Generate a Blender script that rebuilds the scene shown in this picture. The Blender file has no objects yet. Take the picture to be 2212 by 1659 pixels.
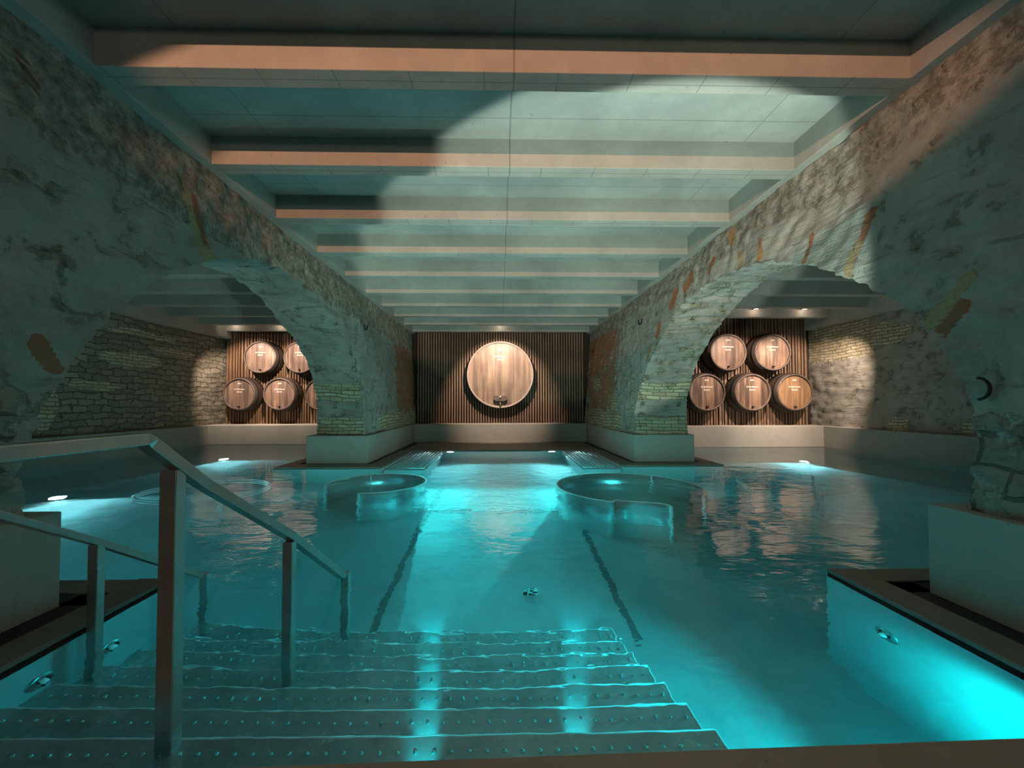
import bpy, bmesh, math, random
from mathutils import Vector, noise, Matrix
random.seed(7)
SC = bpy.context.scene
COL = SC.collection
PI = math.pi

# ------------------------------------------------------------------ camera, world, exposure
cam_d = bpy.data.cameras.new('camera')
cam = bpy.data.objects.new('camera', cam_d); COL.objects.link(cam)
F, CX, CY, YAW, PIT, ROL = 831.0, 1093.81, 850.68, .0199, .0248, -.0019
cam_d.sensor_fit = 'HORIZONTAL'; cam_d.sensor_width = 36.0
cam_d.lens = F/2212*36
cam_d.shift_x = (1106-CX)/2212
cam_d.shift_y = (CY-829.5)/2212
cam_d.clip_start = .02; cam_d.clip_end = 100
fw = Vector((math.sin(YAW)*math.cos(PIT), math.cos(YAW)*math.cos(PIT), math.sin(PIT)))
r0 = Vector((math.cos(YAW), -math.sin(YAW), 0)); u0 = r0.cross(fw)
rr = math.cos(ROL)*r0+math.sin(ROL)*u0; uu = -math.sin(ROL)*r0+math.cos(ROL)*u0
cam.matrix_world = Matrix(((rr.x, uu.x, -fw.x, 0), (rr.y, uu.y, -fw.y, 0), (rr.z, uu.z, -fw.z, 1.2), (0, 0, 0, 1)))
SC.camera = cam
W = bpy.data.worlds.new('world'); SC.world = W; W.use_nodes = True
W.node_tree.nodes['Background'].inputs[0].default_value = (0, 0, 0, 1)
vs = SC.view_settings
SC.display_settings.display_device = 'sRGB'
vs.view_transform = 'Standard'; vs.look = 'None'; vs.gamma = 1; vs.use_curve_mapping = False
vs.exposure = 0.0
cy = SC.cycles
cy.use_denoising = True; cy.use_adaptive_sampling = True; cy.adaptive_threshold = .015
cy.max_bounces = 10; cy.diffuse_bounces = 3; cy.glossy_bounces = 4; cy.transmission_bounces = 8
cy.volume_bounces = 0; cy.transparent_max_bounces = 8
cy.sample_clamp_indirect = 6; cy.sample_clamp_direct = 0
cy.caustics_refractive = True; cy.caustics_reflective = True; cy.blur_glossy = .5

LIGHTS = []
def spot(name, loc, target, power, color, angle=100, blend=.3, size=.05):
    l = bpy.data.lights.new(name, 'SPOT'); l.energy = power; l.color = color
    l.spot_size = math.radians(angle); l.spot_blend = blend; l.shadow_soft_size = size
    o = bpy.data.objects.new(name, l); COL.objects.link(o); o.location = loc
    o.rotation_euler = (Vector(target)-Vector(loc)).to_track_quat('-Z', 'Y').to_euler()
    return o
WARM = (1, .73, .56)
CYAN = (.0, .92, 1.0)
WHITE = (.62, .92, 1.0)
# warm lamp in the room behind the viewer
o_ = spot('entrance_lamp_light', (-1.6, -2.83, 2.70), (.33, 4, 3.38), 1250, (1, .48, .28), 57, .2, .02); o_.scale = (1, .26, 1)
spot('entrance_fill_light', (.1, -2.8, 2.3), (.3, 3.0, 1.7), 85, (1, .84, .68), 130, .9, .1)  # added dim warm fill for the near walls, floor edge and posts
# submerged lamps of the pool, with added fill spots among them
spot('front_lamp_light', (1.95, 1.38, -.55), (2.36, 1.62, -.62), 90, CYAN, 95, .6, .05)
spot('front_lamp_light', (-1.98, 1.38, -.25), (-2.3, 2.2, -.4), 22, CYAN, 150, .7, .05)
spot('stair_fill_light', (2.25, 2.45, -.12), (-.1, 2.1, -.5), 120, CYAN, 120, .6, .05)  # added fill that brightens the treads, no fixture behind it
for p_, t_, e_, a_ in (((-1.7, 5.55, -.75), (-2.0, 6.7, -.35), 16, 110), ((2.1, 4.95, -.75), (1.9, 6.6, -.35), 30, 110), ((-3.4, 5.3, -.8), (-3.2, 7.22, -.4), 50, 110),
                       ((3.5, 5.4, -.8), (3.4, 7.3, -.4), 50, 110), ((-.6, 4.3, -.8), (-1.5, 5.5, -.5), 16, 90), ((.7, 3.4, -.8), (1.5, 4.8, -.4), 26, 90)):
    spot('pool_fill_light', p_, t_, e_, (.16, .97, .95), a_, .9, .01)  # added fills in open water, brightening the screens and pool walls
# spots added over each tread, drawing two rows of light streaks
for sgn, x_, k_ in ((-1, -.25, .15), (1, .25, .19)):
    for i_ in range(1, 9):
        y_ = 1.295+.235*(i_-1)+.012; z_ = -.15*i_; xx = x_+sgn*k_*(y_-1.3)
        o_ = spot('tread_streak_light', (xx, y_, z_+.085), (xx+sgn*k_*.2, y_+.15, z_), 2.4 if i_ < 8 else 6, (.0, .90, 1), 110, .8, 0)
        o_.scale = (.36, 1, 1)
for x_ in (-1.75, 1.95):
    spot('bench_fill_light', (x_, 9.68, -.018), (x_, 7.4, -.06), 36, (.6, .95, 1), 60, .6, 0)  # added spots that brighten the bench rods
spot('whirlpool_fill_light', (-1.25, 7.15, -.16), (-.3, 2.5, -.9), 210, (.18, .96, .95), 140, .3, 0)  # added pair of fills carrying the main pool light, no fixtures there
spot('whirlpool_fill_light', (1.42, 7.15, -.16), (.4, 2.5, -.9), 210, (.18, .96, .95), 140, .3, 0)
spot('bay_lamp_light', (-1.2, 9.6, -.3), (.4, 5.5, -.95), 170, (.6, .95, 1), 100, .06, .03)
spot('bay_lamp_light', (1.35, 9.6, -.3), (-.3, 5.5, -.95), 170, (.6, .95, 1), 100, .06, .03)
spot('aisle_lamp_light', (-6.65, 9.5, -1.1), (-2.4, 5.0, -1.0), 200, WHITE, 110, .2, .04)
spot('aisle_lamp_light', (-6.55, 5.9, -1.1), (-2.6, 2.9, -1.0), 240, WHITE, 110, .2, .04)
spot('aisle_lamp_light', (7.0, 8.75, -1.1), (2.4, 4.2, -1.0), 240, WHITE, 110, .2, .04)
# added spots above the surface, standing in for lamp light leaving the water
SURF = (.62, 1, .82)
spot('surface_glow_light', (1.3, 2.5, .04), (-3.6, 8.0, 1.9), 300, SURF, 62, .7, .02)
spot('surface_glow_light', (-.6, 2.6, .04), (3.8, 8.0, 1.9), 250, SURF, 62, .7, .02)
spot('surface_glow_light', (-.1, 5.2, .04), (-.1, 6.6, 3.2), 66, SURF, 135, .9, .02)
spot('surface_glow_light', (-5.9, 5.0, .04), (-5.9, 6.8, 3), 42, (.8, 1, .88), 150, .8, .02)
spot('surface_glow_light', (6.3, 5.0, .04), (6.0, 6.8, 3), 46, (.8, 1, .86), 150, .8, .02)
# added spot above the water, standing in for a submerged lamp's beam
spot('ceiling_beam_light', (1.5, 1.42, .04), (1.5, 3.72, 1.86), 720, (.78, .97, .84), 66, .10, .03)

# ------------------------------------------------------------------ materials
def mat(name):
    m = bpy.data.materials.new(name); m.use_nodes = True
    nt = m.node_tree; b = nt.nodes['Principled BSDF']
    return m, nt, b
def N(nt, t, **kw):
    n = nt.nodes.new(t)
    for k, v in kw.items():
        if k.startswith('i_'): n.inputs[k[2:].replace('_', ' ')].default_value = v
        else: setattr(n, k, v)
    return n
def lk(nt, a, b): nt.links.new(a, b)
def mixc(nt, fac, a, b, mode='MIX'):
    n = nt.nodes.new('ShaderNodeMix'); n.data_type = 'RGBA'; n.blend_type = mode
    for s, v in ((n.inputs[0], fac), (n.inputs[6], a), (n.inputs[7], b)):
        if isinstance(v, (int, float, tuple)): s.default_value = (v if not isinstance(v, tuple) or len(v) == 4 else (*v, 1))
        else: nt.links.new(v, s)
    return n.outputs[2]
def ramp(nt, src, p0, p1, c0=(0, 0, 0), c1=(1, 1, 1)):
    n = nt.nodes.new('ShaderNodeValToRGB'); e = n.color_ramp.elements
    e[0].position = p0; e[1].position = p1; e[0].color = (*c0, 1); e[1].color = (*c1, 1)
    nt.links.new(src, n.inputs[0]); return n.outputs[0]
def noi(nt, vec, scale, detail=4, rough=.55, sc=None):
    n = N(nt, 'ShaderNodeTexNoise'); n.inputs['Scale'].default_value = scale
    n.inputs['Detail'].default_value = detail; n.inputs['Roughness'].default_value = rough
    if sc:
        mp = N(nt, 'ShaderNodeMapping'); mp.inputs['Scale'].default_value = sc
        lk(nt, vec, mp.inputs[0]); vec = mp.outputs[0]
    lk(nt, vec, n.inputs['Vector']); return n.outputs[0]
def math_(nt, op, a, b=None):
    n = nt.nodes.new('ShaderNodeMath'); n.operation = op
    for s, v in zip(n.inputs, (a, b)):
        if v is None: continue
        if isinstance(v, (int, float)): s.default_value = v
        else: nt.links.new(v, s)
    return n.outputs[0]
def bump(nt, b, h, strength, dist, prev=None):
    n = N(nt, 'ShaderNodeBump'); n.inputs['Strength'].default_value = strength; n.inputs['Distance'].default_value = dist
    lk(nt, h, n.inputs['Height'])
    if prev is not None: lk(nt, prev, n.inputs['Normal'])
    lk(nt, n.outputs[0], b.inputs['Normal']); return n.outputs[0]
def geo(nt): return N(nt, 'ShaderNodeNewGeometry').outputs['Position']

def m_concrete(name, col, var=.25, seams=None, rough=.85):
    m, nt, b = mat(name); p = geo(nt)
    n1 = noi(nt, p, .9, 5, .6); n2 = noi(nt, p, 9, 5, .65); n3 = noi(nt, p, 3, 3, .5, (1, 6, 1))
    dark = tuple(c*(1-var) for c in col); lite = tuple(min(1, c*(1+var*.6)) for c in col)
    c = mixc(nt, ramp(nt, n1, .35, .68), dark, lite)
    c = mixc(nt, ramp(nt, n2, .3, .75, (0, 0, 0), (.35, .35, .35)), c, tuple(x*.72 for x in col))
    c = mixc(nt, ramp(nt, n3, .62, .75, (0, 0, 0), (.25, .25, .25)), c, tuple(x*.6 for x in col))
    sp = noi(nt, p, 28, 2, .5)
    c = mixc(nt, ramp(nt, sp, .74, .78, (0, 0, 0), (.7, .7, .7)), c, tuple(x*.35 for x in col))
    if seams:
        ax, (bw, bh), off = seams
        mp = N(nt, 'ShaderNodeMapping'); mp.inputs['Rotation'].default_value = ax; mp.inputs['Location'].default_value = off
        lk(nt, p, mp.inputs[0])
        br = N(nt, 'ShaderNodeTexBrick'); br.offset = 0; br.offset_frequency = 1
        br.inputs['Scale'].default_value = 1; br.inputs['Brick Width'].default_value = bw; br.inputs['Row Height'].default_value = bh
        br.inputs['Mortar Size'].default_value = .006; br.inputs['Mortar Smooth'].default_value = .6
        lk(nt, mp.outputs[0], br.inputs[0])
        nz = N(nt, 'ShaderNodeSeparateXYZ'); lk(nt, N(nt, 'ShaderNodeNewGeometry').outputs['Normal'], nz.inputs[0])
        fz = math_(nt, 'ABSOLUTE', nz.outputs['Z'])
        px = N(nt, 'ShaderNodeSeparateXYZ'); lk(nt, p, px.inputs[0])
        cl = math_(nt, 'LESS_THAN', math_(nt, 'ABSOLUTE', math_(nt, 'SUBTRACT', px.outputs['X'], .11)), .007)
        k = math_(nt, 'MAXIMUM', math_(nt, 'MULTIPLY', br.outputs['Fac'], fz), cl)
        c = mixc(nt, math_(nt, 'MULTIPLY', k, .5), c, tuple(x*.22 for x in col))
    lk(nt, c, b.inputs['Base Color']); b.inputs['Roughness'].default_value = rough
    bump(nt, b, n2, .25, .02)
    return m
M = {}
M['beam'] = m_concrete('beam_concrete', (.42, .41, .37), .25, ((0, 0, 0), (.52, .1067), (.1, -.02, 0)))
M['girder'] = m_concrete('girder_concrete', (.40, .39, .35), .25)
M['slab'] = m_concrete('slab_concrete', (.42, .43, .4), .3, ((0, 0, 0), (2.3, 1.067), (-.11, -.19, 0)))
M['plinth'] = m_concrete('plinth_concrete', (.34, .335, .30), .1)
M['coping'] = m_concrete('coping_stone', (.20, .175, .145), .3, rough=.5)
M['floor'] = m_concrete('entrance_floor', (.50, .36, .28), .2, rough=.5)

def m_wall(name, tint=(1, 1, 1)):
    m, nt, b = mat(name); p = geo(nt)
    uv = N(nt, 'ShaderNodeUVMap').outputs[0]
    at = N(nt, 'ShaderNodeAttribute'); at.attribute_name = 'mask'
    sep = N(nt, 'ShaderNodeSeparateColor'); lk(nt, at.outputs['Color'], sep.inputs[0])
    # irregular courses: warp the uv
    wn = N(nt, 'ShaderNodeTexNoise'); wn.inputs['Scale'].default_value = 2.2; wn.inputs['Detail'].default_value = 2; lk(nt, uv, wn.inputs['Vector'])
    vm = N(nt, 'ShaderNodeVectorMath', operation='MULTIPLY_ADD'); vm.inputs[1].default_value = (.05, .035, 0)
    lk(nt, wn.outputs[1], vm.inputs[0]); lk(nt, uv, vm.inputs[2]); wuv = vm.outputs[0]
    def brick(bw, bh, mort, vec, ca, cb, cm):
        br = N(nt, 'ShaderNodeTexBrick'); br.offset = .5
        br.inputs['Scale'].default_value = 1; br.inputs['Brick Width'].default_value = bw; br.inputs['Row Height'].default_value = bh
        br.inputs['Mortar Size'].default_value = mort; br.inputs['Mortar Smooth'].default_value = .3; br.inputs['Bias'].default_value = 0
        br.inputs['Color1'].default_value = (*ca, 1); br.inputs['Color2'].default_value = (*cb, 1); br.inputs['Mortar'].default_value = (*cm, 1)
        lk(nt, vec, br.inputs[0]); return br
    by = brick(.27, .078, .009, wuv, (.56, .52, .36), (.37, .34, .235), (.13, .12, .09))
    brd = brick(.25, .075, .010, wuv, (.30, .11, .045), (.40, .20, .09), (.20, .16, .11))
    wn2 = N(nt, 'ShaderNodeTexNoise'); wn2.inputs['Scale'].default_value = 3.0; wn2.inputs['Detail'].default_value = 3; lk(nt, uv, wn2.inputs['Vector'])
    vm2 = N(nt, 'ShaderNodeVectorMath', operation='MULTIPLY_ADD'); vm2.inputs[1].default_value = (.34, .22, 0)
    lk(nt, wn2.outputs[1], vm2.inputs[0]); lk(nt, uv, vm2.inputs[2])
    bst = brick(.30, .14, .014, vm2.outputs[0], (.30, .28, .21), (.17, .165, .13), (.07, .065, .05))
    n_big = noi(nt, p, 1.1, 5, .6); n_mid = noi(nt, p, 5, 6, .65); n_fine = noi(nt, p, 28, 5, .7)
    n_str = noi(nt, uv, 4, 5, .6, (.35, 2.4, 1))
    pl = mixc(nt, ramp(nt, n_big, .35, .65), (.23, .225, .20), (.37, .365, .33))
    pl = mixc(nt, ramp(nt, n_mid, .42, .7, (0, 0, 0), (.6, .6, .6)), pl, (.17, .165, .13))
    pl = mixc(nt, ramp(nt, n_fine, .4, .75, (0, 0, 0), (.45, .45, .45)), pl, (.42, .40, .33))
    pl = mixc(nt, ramp(nt, n_str, .60, .66, (0, 0, 0), (.6, .6, .6)), pl, (.12, .11, .09))
    # rubble band
    n_r = noi(nt, p, 9, 7, .7); n_r2 = noi(nt, p, 22, 4, .7)
    rub = mixc(nt, ramp(nt, n_r, .36, .62), (.13, .12, .095), (.36, .34, .28))
    rub = mixc(nt, ramp(nt, n_r2, .5, .62, (0, 0, 0), (.6, .6, .6)), rub, (.10, .09, .07))
    j = math_(nt, 'MULTIPLY', math_(nt, 'SUBTRACT', n_mid, .5), 1.7)
    def msk(ch): return ramp(nt, math_(nt, 'ADD', ch, j), .42, .56)
    fy, fr, fb = msk(sep.outputs[0]), msk(sep.outputs[1]), msk(sep.outputs[2])
    fs = msk(at.outputs['Alpha'])
    bsn = mixc(nt, ramp(nt, n_fine, .35, .7, (0, 0, 0), (.5, .5, .5)), bst.outputs[0], (.22, .21, .17))
    c = mixc(nt, fb, pl, rub); c = mixc(nt, fs, c, bsn)
    c = mixc(nt, fr, c, mixc(nt, ramp(nt, n_big, .4, .6, (0, 0, 0), (.5, .5, .5)), brd.outputs[0], (.24, .15, .10)))
    c = mixc(nt, fy, c, mixc(nt, ramp(nt, n_fine, .4, .7, (0, 0, 0), (.4, .4, .4)), by.outputs[0], (.36, .32, .2)))
    # solid coloured voussoir bricks
    av = N(nt, 'ShaderNodeAttribute'); av.attribute_name = 'brickpaint'
    c = mixc(nt, ramp(nt, math_(nt, 'ADD', av.outputs['Alpha'], math_(nt, 'MULTIPLY', j, .22)), .4, .55), c, mixc(nt, n_fine, av.outputs['Color'], (.2, .13, .07)))
    c = mixc(nt, 1.0, c, tint, 'MULTIPLY')
    lk(nt, c, b.inputs['Base Color']); b.inputs['Roughness'].default_value = .92
    hb = bump(nt, b, n_fine, .5, .02)
    hs = bump(nt, b, n_str, .55, .05, hb)
    def mh(br, f): return math_(nt, 'MULTIPLY', math_(nt, 'SUBTRACT', 1.0, br.outputs['Fac']), f)
    h = math_(nt, 'ADD', mh(by, fy), math_(nt, 'ADD', mh(brd, fr), mh(bst, fs)))
    bump(nt, b, h, .9, .02, hs)
    return m
M['wall'] = m_wall('old_masonry')

def m_plain(name, col, rough=.5, metal=0, emit=None, es=0, aniso=0):
    m, nt, b = mat(name)
    b.inputs['Base Color'].default_value = (*col, 1); b.inputs['Roughness'].default_value = rough; b.inputs['Metallic'].default_value = metal
    if emit: b.inputs['Emission Color'].default_value = (*emit, 1); b.inputs['Emission Strength'].default_value = es
    return m
def m_steel(name, col, rough, metal, var=.2, sc=2.5):
    m, nt, b = mat(name); p = geo(nt)
    n = noi(nt, p, sc, 4, .6)
    c = mixc(nt, ramp(nt, n, .3, .7), tuple(x*(1-var) for x in col), col)
    lk(nt, c, b.inputs['Base Color']); b.inputs['Metallic'].default_value = metal
    n2 = noi(nt, p, 14, 3, .5); rmp = ramp(nt, n2, .3, .7, (rough*.8,)*3, (rough*1.25,)*3); lk(nt, rmp, b.inputs['Roughness'])
    return m
M['steel'] = m_steel('brushed_steel', (.55, .56, .55), .28, .9, .15)
M['rail'] = m_steel('rail_steel', (.50, .48, .45), .33, .85, .15)
M['pool'] = m_steel('pool_steel', (.52, .56, .56), .42, .35, .25, 1.2)
M['tread'] = m_steel('tread_steel', (.50, .55, .55), .24, .3, .35, 5)
M['stud'] = m_plain('stud_steel', (.75, .8, .8), .18, .9)
M['chrome'] = m_plain('polished_steel', (1, 1, 1), .25, .0)
M['black'] = m_plain('painted_gap_shade', (.012, .011, .010), .7)
M['iron'] = m_plain('old_iron', (.035, .03, .027), .6, .5)
M['lens'] = m_plain('lamp_lens', (.9, .95, 1), .3, 0, (.8, .95, 1), 45)
M['letter'] = m_plain('white_lettering', (.92, .88, .82), .5)
M['back'] = m_plain('dark_backing', (.018, .012, .009), .8)

def m_wood(name, ca, cb, rough=.55, sc=(9, 9, .55), objvar=.0, planks=None):
    lo, hi = (.42, .58) if planks else (.34, .66)
    m, nt, b = mat(name)
    tc = N(nt, 'ShaderNodeTexCoord'); oi = N(nt, 'ShaderNodeObjectInfo')
    off = N(nt, 'ShaderNodeVectorMath', operation='SCALE'); off.inputs[0].default_value = (7, 3, 5); lk(nt, oi.outputs['Random'], off.inputs['Scale'])
    ad = N(nt, 'ShaderNodeVectorMath', operation='ADD'); lk(nt, tc.outputs['Object'], ad.inputs[0]); lk(nt, off.outputs[0], ad.inputs[1])
    v = ad.outputs[0]
    n1 = noi(nt, v, 1, 6, .65, sc); n2 = noi(nt, v, 1, 4, .6, (sc[0]*4, sc[1]*4, sc[2]*2)); n3 = noi(nt, v, 1.6, 3, .5)
    c = mixc(nt, ramp(nt, n1, lo, hi), ca, cb)
    c = mixc(nt, ramp(nt, oi.outputs['Random'], 0, 1, (0, 0, 0), (.28, .28, .28)), c, tuple(sum(cb)/3*k for k in (.85, .8, .78)))
    c = mixc(nt, ramp(nt, n2, .45, .8, (0, 0, 0), (.45, .45, .45)), c, tuple(x*.4 for x in ca))
    c = mixc(nt, ramp(nt, n3, .4, .65, (0, 0, 0), (.5, .5, .5)), c, tuple(x*.8 for x in ca))
    if planks:
        wv = N(nt, 'ShaderNodeTexBrick'); wv.offset = .37
        wv.inputs['Scale'].default_value = 1; wv.inputs['Brick Width'].default_value = 9; wv.inputs['Row Height'].default_value = planks
        wv.inputs['Mortar Size'].default_value = .004; wv.inputs['Color1'].default_value = (1, 1, 1, 1); wv.inputs['Color2'].default_value = (.62, .6, .58, 1); wv.inputs['Mortar'].default_value = (.25, .25, .25, 1)
        mp = N(nt, 'ShaderNodeMapping'); mp.inputs['Rotation'].default_value = (PI/2, 0, PI/2)
        sx = N(nt, 'ShaderNodeSeparateXYZ'); lk(nt, v, sx.inputs[0]); cb_ = N(nt, 'ShaderNodeCombineXYZ')
        lk(nt, sx.outputs['Z'], cb_.inputs[0]); lk(nt, sx.outputs['X'], cb_.inputs[1]); lk(nt, cb_.outputs[0], wv.inputs[0])
        c = mixc(nt, .55, c, wv.outputs[0], 'MULTIPLY')
    lk(nt, c, b.inputs['Base Color']); b.inputs['Roughness'].default_value = rough
    bump(nt, b, n2, .2, .01)
    return m
M['head'] = m_wood('barrel_head_wood', (.075, .043, .03), (.33, .21, .145), .5, planks=.12)
M['headbig'] = m_wood('large_head_wood', (.16, .09, .055), (.44, .285, .18), .5, planks=.16)
M['stave'] = m_wood('stave_wood', (.03, .02, .016), (.075, .05, .036), .6, (6, .8, 6))
M['rim'] = m_wood('rim_wood', (.06, .042, .035), (.17, .12, .095), .5, (6, 6, 6))
M['slat'] = m_wood('slat_wood', (.12, .065, .035), (.34, .21, .115), .6, (14, 14, .8))

def m_water():
    m = bpy.data.materials.new('pool_water'); m.use_nodes = True; nt = m.node_tree
    for n in list(nt.nodes):
        if n.type == 'BSDF_PRINCIPLED': nt.nodes.remove(n)
    out = [n for n in nt.nodes if n.type == 'OUTPUT_MATERIAL'][0]
    g = N(nt, 'ShaderNodeBsdfGlass'); g.inputs['IOR'].default_value = 1.33; g.inputs['Roughness'].default_value = 0
    lk(nt, g.outputs[0], out.inputs['Surface'])
    p = geo(nt)
    n1 = noi(nt, p, 2.2, 3, .5, (1, 1.6, 1)); n2 = noi(nt, p, 9, 2, .5, (.6, 1.6, 1))
    # stronger ripples over the massage jets in the middle
    vm = N(nt, 'ShaderNodeVectorMath', operation='DISTANCE'); vm.inputs[1].default_value = (.1, 6.2, 0); lk(nt, p, vm.inputs[0])
    k = ramp(nt, math_(nt, 'DIVIDE', vm.outputs['Value'], 3.2), .3, 1, (1, 1, 1), (0, 0, 0))
    n3 = noi(nt, p, 5, 4, .6)
    h = math_(nt, 'ADD', math_(nt, 'ADD', n1, math_(nt, 'MULTIPLY', n2, .20)), math_(nt, 'MULTIPLY', math_(nt, 'MULTIPLY', n3, k), 1.9))
    bp = N(nt, 'ShaderNodeBump'); bp.inputs['Strength'].default_value = 1; bp.inputs['Distance'].default_value = .010
    lk(nt, h, bp.inputs['Height']); lk(nt, bp.outputs[0], g.inputs['Normal'])
    va = N(nt, 'ShaderNodeVolumeAbsorption'); va.inputs['Color'].default_value = (.0, .88, .92, 1); va.inputs['Density'].default_value = .36
    lk(nt, va.outputs[0], out.inputs['Volume'])
    return m
M['water'] = m_water()

# ------------------------------------------------------------------ mesh helpers
def finish(bm, name, m, parent=None, smooth=False, bevel=0, loc=None):
    me = bpy.data.meshes.new(name)
    bmesh.ops.recalc_face_normals(bm, faces=bm.faces[:])
    bm.to_mesh(me); bm.free()
    if smooth:
        for p in me.polygons: p.use_smooth = True
    me.materials.append(m)
    o = bpy.data.objects.new(name, me); COL.objects.link(o)
    if parent: o.parent = parent
    if loc: o.location = loc
    if bevel:
        b = o.modifiers.new('bevel', 'BEVEL'); b.width = bevel; b.segments = 2; b.limit_method = 'ANGLE'
    return o
def box(bm, x0, x1, y0, y1, z0, z1):
    v = [bm.verts.new(c) for c in ((x0, y0, z0), (x1, y0, z0), (x1, y1, z0), (x0, y1, z0), (x0, y0, z1), (x1, y0, z1), (x1, y1, z1), (x0, y1, z1))]
    for f in ((0, 3, 2, 1), (4, 5, 6, 7), (0, 1, 5, 4), (1, 2, 6, 5), (2, 3, 7, 6), (3, 0, 4, 7)): bm.faces.new([v[i] for i in f])
def tube(bm, pts, r, n=10, closed=False, flat=None):
    pts = [Vector(p) for p in pts]; rings = []
    m = len(pts)
    for i, p in enumerate(pts):
        if closed: t = pts[(i+1) % m]-pts[i-1]
        else: t = pts[min(i+1, m-1)]-pts[max(i-1, 0)]
        t.normalize()
        a = Vector((0, 0, 1)) if abs(t.z) < .95 else Vector((1, 0, 0))
        s = t.cross(a).normalized(); u = s.cross(t).normalized()
        if flat:   # rectangular bar: flat=(half width, half height)
            w, h = flat
            rings.append([bm.verts.new(p+s*dx*w+u*dz*h) for dx, dz in ((-1, -1), (1, -1), (1, 1), (-1, 1))])
        else:
            rings.append([bm.verts.new(p+(s*math.cos(2*PI*k/n)+u*math.sin(2*PI*k/n))*r) for k in range(n)])
    k = len(rings[0])
    for i in range(m if closed else m-1):
        A, B = rings[i], rings[(i+1) % m]
        for j in range(k): bm.faces.new((A[j], A[(j+1) % k], B[(j+1) % k], B[j]))
    if not closed: bm.faces.new(rings[0][::-1]); bm.faces.new(rings[-1])
def lathe(bm, prof, n=64, cx=0, cz=0, y=0, cap0=False, cap1=False):
    """revolve (radius, y) profile about the Y axis"""
    rings = [[bm.verts.new((cx+r*math.cos(2*PI*k/n), y+yy, cz+r*math.sin(2*PI*k/n))) for k in range(n)] for r, yy in prof]
    for A, B in zip(rings, rings[1:]):
        for j in range(n): bm.faces.new((A[j], A[(j+1) % n], B[(j+1) % n], B[j]))
    if cap0: bm.faces.new(rings[0])
    if cap1: bm.faces.new(rings[-1][::-1])
def thing(name, label, cat, loc=(0, 0, 0), group=None):
    o = bpy.data.objects.new(name, None); COL.objects.link(o); o.location = loc
    o.empty_display_size = .1
    o['label'] = label; o['category'] = cat
    if group: o['group'] = group
    return o
def tag(o, label, cat, group=None, kind=None):
    o['label'] = label; o['category'] = cat
    if group: o['group'] = group
    if kind: o['kind'] = kind
    return o
def struct(o, label=None):
    o['kind'] = 'structure'
    if label: o['label'] = label
    return o
def copy_tree(o, parent=None):
    c = o.copy(); COL.objects.link(c)
    if parent: c.parent = parent
    for ch in list(o.children): copy_tree(ch, c)
    return c

# ------------------------------------------------------------------ arcade walls
AL = [(7.75, .50), (7.76, 1.31), (7.54, 1.85), (6.98, 2.39), (6.2, 2.74), (5.62, 2.9), (4.92, 2.95), (4.36, 2.83), (3.61, 2.51), (3.11, 2.17), (2.76, 1.83), (2.49, 1.44), (2.28, 1.12), (2.24, .50)]
AR = [(7.80, .50), (7.84, 1.3), (7.47, 1.84), (6.89, 2.3), (6.16, 2.76), (5.22, 2.89), (4.61, 2.85), (3.59, 2.52), (2.93, 2.1), (2.55, 1.77), (2.32, 1.43), (2.24, 1.1), (2.26, .50)]
BLp = [(8.0, .50), (7.98, 1.31), (7.76, 1.77), (7.18, 2.33), (6.58, 2.63), (6.06, 2.86), (5.43, 3.0), (4.85, 2.94), (4.1, 2.72), (3.4, 2.34), (2.8, 1.85), (2.45, 1.3), (2.36, .50)]
BRp = [(7.80, .50), (7.78, 1.11), (7.48, 1.84), (6.97, 2.31), (6.45, 2.62), (5.89, 2.86), (5.37, 2.98), (4.71, 2.93), (4.0, 2.7), (3.3, 2.3), (2.75, 1.8), (2.42, 1.3), (2.36, .50)]
CYc, CZc = 5.0, .50
def polar(prof):
    return [(math.atan2(z-CZc, y-CYc), math.hypot(z-CZc, y-CYc)) for y, z in prof]
def rad_at(pol, a):
    # Catmull-style smooth interpolation in angle
    for i in range(len(pol)-1):
        if pol[i][0] <= a <= pol[i+1][0]+1e-9:
            t = (a-pol[i][0])/max(1e-9, pol[i+1][0]-pol[i][0])
            def sl(k):
                k0, k1 = max(0, k-1), min(len(pol)-1, k+1)
                return (pol[k1][1]-pol[k0][1])/(pol[k1][0]-pol[k0][0])
            h = pol[i+1][0]-pol[i][0]
            m0, m1 = sl(i)*h, sl(i+1)*h
            t2, t3 = t*t, t*t*t
            return (2*t3-3*t2+1)*pol[i][1]+(t3-2*t2+t)*m0+(-2*t3+3*t2)*pol[i+1][1]+(t3-t2)*m1
    return pol[-1][1] if a > pol[-1][0] else pol[0][1]

def wall_disp(p):
    a = noise.noise_vector(Vector(p)*1.3)*.035
    b_ = noise.noise_vector(Vector((p[0]*2.0, p[1]*7, p[2]*7)))*.022
    c = noise.noise_vector(Vector(p)*14)*.008
    return a+b_+c

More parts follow.
